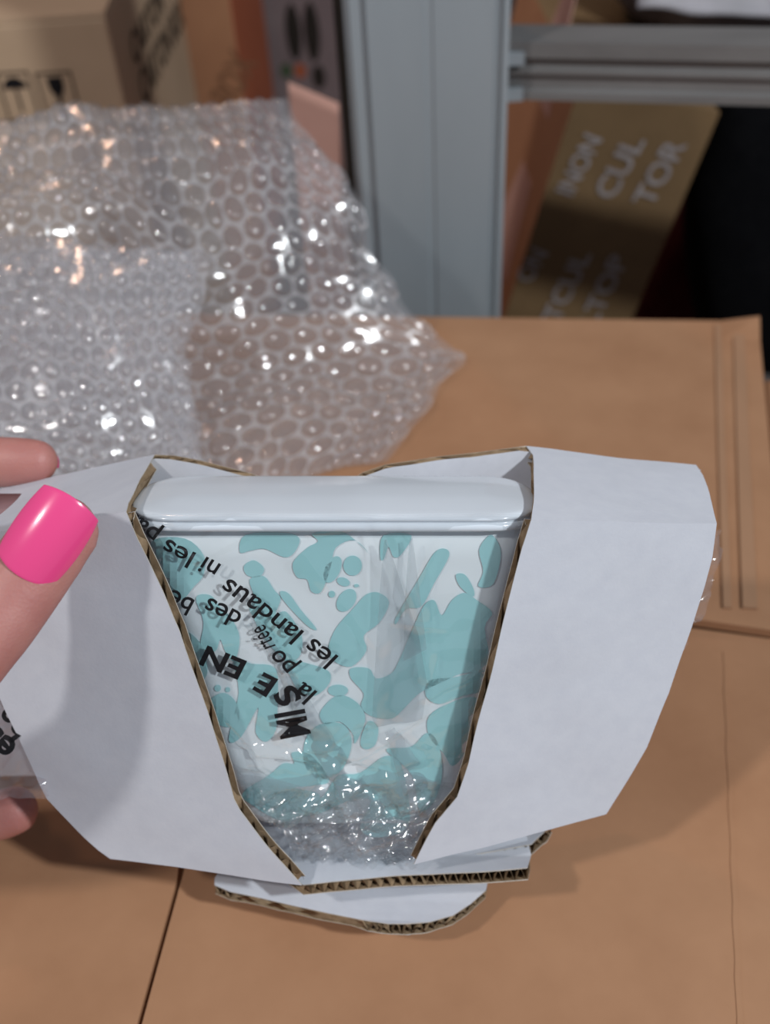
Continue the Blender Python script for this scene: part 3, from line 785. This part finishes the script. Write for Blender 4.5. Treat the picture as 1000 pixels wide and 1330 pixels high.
# bunched film at the bottom of the window
m_bunch = filmmat('bunched_film', .085, (.93,.945,.95), .07, 1.5, 1.6)
for lay in range(2):
    rows = []
    for i in range(70):
        t = i/69; rows.append([])
        y = 1000 + 130*t; xl = 303 + 92*t - 6; xr = 600 - 62*t
        yoff = 55*(1-t)
        for j in range(110):
            sx = j/109; x = xl + (xr-xl)*sx; yy = y + yoff*(sx**1.3)*.9 + 18*math.sin(sx*5+lay)*(1-t)
            u_, v_ = pxuv(x, yy); k = min(1, t*3)
            q = Vector(((u_*.8+v_*.6)*75 + 30*lay, (v_*.8-u_*.6)*230, 3.0))
            n1 = abs(noise.noise(q)) + .6*abs(noise.noise(q*2.3)) + .3*abs(noise.noise(q*5.1))
            rows[-1].append(Q(u_, v_, min(bagw(u_, v_) - .001*lay + k*(.006*n1 - .0015), -.0015)))
    mk('bunched_film', [p for r_ in rows for p in r_], gridfaces(70, 110), m_bunch, bag, True, base=bb)
def bagtext(s, p0, dirpx, hpx, bold=0.0, lenpx=None, bend=0.0):
    # p0: pixel of the baseline start, dirpx: reading direction in pixels
    u0 = Vector(pxuv(*p0)); L = math.hypot(*dirpx); d = (dirpx[0]/L, dirpx[1]/L)
    e = Vector(pxuv(p0[0]+d[0]*50, p0[1]+d[1]*50)) - u0; s_px = e.length/50; e.normalize()
    n_ = Vector((-e.y, e.x))
    vs, fs = text2d(s, bold); k = hpx*s_px/CAPH; wt = max(x for x, y in vs)
    kx = k if lenpx is None else lenpx*s_px/wt
    out = []
    for x, y in vs:
        q = u0 + e*(x*kx) + n_*(y*k + bend*((x*kx)**2))
        out.append(Q(q.x, q.y, bagw(q.x, q.y) + .00035))
    mk('printed_text', out, fs, ink, bag, base=bb)
bagtext('les', (441,858), (-.80,-.60), 27, .012, 43)
bagtext('landaus', (396,826), (-.80,-.60), 27, .012, 122)
bagtext('ni', (288,736), (-.86,-.50), 27, .012, 24)
bagtext('les', (256,721), (-.88,-.47), 27, .012, 44)
bagtext('par', (210,692), (-.82,-.57), 27, .012, 50)
bagtext('la', (413,906), (-.80,-.60), 27, .012, 25)
bagtext('po', (386,872), (-.72,-.69), 27, .012, 34)
bagtext('rtée', (357,846), (-.45,-.89), 22, .006, 34)
bagtext('des', (316,800), (-.90,-.44), 27, .012, 50)
bagtext('bé', (254,782), (-.90,-.44), 27, .012, 34); bagtext('b', (222,766), (-.90,-.44), 27, .012, 15)
bagtext('G', (250,838), (-.90,-.44), 30, .03, 26)
bagtext('EN', (321,866), (-.92,-.39), 31, .03, 58)
bagtext('E', (361,893), (-.86,-.50), 28, .03, 24)
bagtext('S', (392,914), (-.62,-.78), 30, .03, 24)
bagtext('MI', (402,962), (-.25,-.97), 34, .03, 36)
# film showing at the two open ends
rows = []
for i in range(24):
    rows.append([]); y = 690 + 200*i/23
    xe = 931 - max(0, (y-690))*.29
    for j in range(8):
        x = xe - 40 + 8*j*(1 - .55*abs(i/23-.35)); p = P(x, y, .345 + .003*math.sin(i*1.1+j) + .0015*j)
        rows[-1].append(p + nvec(p*160)*.003)
mk('film', [p for r_ in rows for p in r_], gridfaces(24, 8), filmmat('end_film', .14, (.93,.92,.94), .1), bag, True, base=bb)
rows = []
for i in range(20):
    rows.append([]); y = 890 + 145*i/19
    for j in range(14):
        x = -55 + 9*j; p = P(x, y, .352 + .004*math.sin(i*.9+j*.7)*.5)
        rows[-1].append(p + nvec(p*140)*.003)
mk('film', [p for r_ in rows for p in r_], gridfaces(20, 14), bpy.data.materials['end_film'], bag, True, base=bb)
def ptext(s, px, py, d, xd, h, bold):
    o_ = P(px, py, d); vs, fs = text2d(s, bold); sp = d/F; L = math.hypot(*xd); e = (xd[0]/L, xd[1]/L); n_ = (e[1], -e[0])
    mk('printed_text', [o_ + (cr*(e[0]*x + n_[0]*y) - cu*(e[1]*x + n_[1]*y))*(h/CAPH*sp) for x, y in vs], fs, ink, bag, base=bb)
ptext('es', 24, 968, .345, (-.75,-.66), 34, .03)
ptext('be', 40, 948, .345, (-.6,-.8), 30, .03)

# ------------------------------------------------------------------ hand
def tube(pts, nseg=20, capr=(1,1)):
    """pts: (Vector, r_across, r_normal); normal of the ellipse faces the camera"""
    vs, fs = [], []; n = len(pts); secs = []
    def fr(i):
        a = pts[max(i-1,0)][0]; b_ = pts[min(i+1,n-1)][0]; t = (b_-a).normalized()
        nn = (-cf - t*(-cf).dot(t)).normalized(); return t, nn, t.cross(nn).normalized()
    for i, (p, ra, rn) in enumerate(pts):
        t, nn, bb_ = fr(i)
        if i == 0:
            for ph in (80, 60, 40, 20):
                c, s = math.cos(math.radians(ph)), math.sin(math.radians(ph))
                secs.append([p - t*(ra*.95*s) + bb_*(ra*c*math.cos(k*2*math.pi/nseg)) + nn*(rn*c*math.sin(k*2*math.pi/nseg)) for k in range(nseg)])
        secs.append([p + bb_*(ra*math.cos(k*2*math.pi/nseg)) + nn*(rn*math.sin(k*2*math.pi/nseg)) for k in range(nseg)])
        if i == n-1:
            for ph in (20, 40, 60, 80):
                c, s = math.cos(math.radians(ph)), math.sin(math.radians(ph))
                secs.append([p + t*(ra*.95*s) + bb_*(ra*c*math.cos(k*2*math.pi/nseg)) + nn*(rn*c*math.sin(k*2*math.pi/nseg)) for k in range(nseg)])
    return loft(secs)
hv, hf = [], []
def addtube(pts):
    # densify by Catmull-Rom so joints stay smooth
    ps = []
    for i in range(len(pts)-1):
        q = [pts[min(max(i+k,0),len(pts)-1)] for k in (-1,0,1,2)]
        for s in range(6):
            t = s/6; ps.append((catrom(q[0][0],q[1][0],q[2][0],q[3][0],t), q[1][1]+(q[2][1]-q[1][1])*t, q[1][2]+(q[2][2]-q[1][2])*t))
    ps.append(pts[-1])
    v, f = tube(ps); k = len(hv); hv.extend(v); hf.extend([tuple(i+k for i in q) for q in f])
mm = .001
# thumb
addtube([(P(80,690,.2922), 11.2*mm, 6.8*mm), (P(60,712,.2915), 12.2*mm, 8.0*mm), (P(20,770,.2895), 12.2*mm, 9.4*mm), (P(-24,830,.2875), 12*mm, 10.4*mm), (P(-110,925,.288), 12*mm, 11.5*mm), (P(-260,1010,.302), 16*mm, 15*mm), (P(-400,1040,.325), 18*mm, 16*mm)])
# index, on the back crease
addtube([(P(48,599,.366), 8.0*mm, 7.2*mm), (P(15,600,.367), 9.2*mm, 8.6*mm), (P(-60,603,.369), 9.8*mm, 9.4*mm), (P(-150,628,.366), 10*mm, 10*mm), (P(-260,690,.352), 11*mm, 11*mm), (P(-380,860,.345), 14*mm, 12*mm)])
# middle and ring, behind the sleeve
addtube([(P(-8,760,.412), 8.6*mm, 7.6*mm), (P(-60,755,.410), 9.4*mm, 8.8*mm), (P(-160,748,.398), 9.8*mm, 9.4*mm), (P(-280,775,.366), 11*mm, 11*mm), (P(-390,900,.350), 14*mm, 12*mm)])
addtube([(P(-2,905,.420), 8.4*mm, 7.4*mm), (P(-60,895,.418), 9.2*mm, 8.6*mm), (P(-160,880,.402), 9.6*mm, 9.2*mm), (P(-285,870,.370), 11*mm, 11*mm), (P(-400,940,.352), 14*mm, 12*mm)])
# little finger, tip showing under the left end
addtube([(P(20,1052,.388), 9.3*mm, 8.2*mm), (P(-10,1060,.390), 9.8*mm, 8.8*mm), (P(-80,1062,.390), 9.8*mm, 9*mm), (P(-180,1030,.382), 9.6*mm, 9.4*mm), (P(-290,975,.364), 11*mm, 11*mm), (P(-410,980,.350), 14*mm, 12*mm)])
# palm and forearm
addtube([(P(-265,760,.362), 16*mm, 10*mm), (P(-310,860,.358), 26*mm, 13*mm), (P(-400,930,.346), 34*mm, 16*mm), (P(-520,1010,.338), 28*mm, 18*mm), (P(-680,1080,.325), 25*mm, 20*mm), (P(-900,1150,.30), 31*mm, 27*mm), (P(-1200,1230,.27), 36*mm, 32*mm)])
tmp = mk('hand_tmp', hv, hf, m_skin)
md = tmp.modifiers.new('r', 'REMESH'); md.mode = 'VOXEL'; md.voxel_size = .0012
sm = tmp.modifiers.new('s', 'SMOOTH'); sm.iterations = 8; sm.factor = .5
me = bpy.data.meshes.new_from_object(tmp.evaluated_get(bpy.context.evaluated_depsgraph_get()))
bpy.data.objects.remove(tmp)
hb = P(-300, 900, .34)
hand = empty('person', hb, 'hand with glossy bright pink nails gripping the left end of the sleeve', 'person')
me.transform(Matrix.Translation(-hb)); me.name = 'hand'
for p in me.polygons: p.use_smooth = True
ho = bpy.data.objects.new('hand', me); col.objects.link(ho); ho.parent = hand
if not me.materials: me.materials.append(m_skin)
def nail(cen, axis, normal, length, width, R_, name='nail', bow=.0012):
    A_ = axis.normalized(); Nn_ = (normal - A_*normal.dot(A_)).normalized(); B_ = A_.cross(Nn_)
    K, L_ = 25, 25; rows = []
    for i in range(L_):
        s = -1 + 2*i/(L_-1); row = []
        # superellipse outline: squared free edge, rounded cuticle
        for j in range(K):
            t = -1 + 2*j/(K-1)
            # square -> squircle mapping
            e = .42 if s > 0 else .45
            x = s*math.sqrt(1 - e*.62*t*t); y = t*math.sqrt(1 - e*.50*s*s)
            bq = y*width/2
            h_ = math.sqrt(max(1e-9, R_*R_ - min(bq*bq, R_*R_*.98))) - R_ - bow*x*x
            row.append(cen + A_*(x*length/2) + B_*bq + Nn_*h_)
        rows.append(row)
    v, f, _ = solid_grid(rows, .0008, Nn_)
    o = mk(name, v, f, m_nail, hand, True, base=hb); m = o.modifiers.new('b', 'BEVEL'); m.width = .0002; m.segments = 2; m.limit_method = 'ANGLE'
    o['label'] = 'glossy bright pink nail'
    return o
nc = P(58, 697, .2805)
axT = P(92, 648, .2830) - P(26, 741, .2815)
nail(nc, axT, -cf + cr*.12 - cu*.05, .0268, .0205, .0135)
nail(P(52, 590, .379), P(60,598,.366)-P(0,602,.367), cf*.55 + cu*.85, .014, .011, .0075)
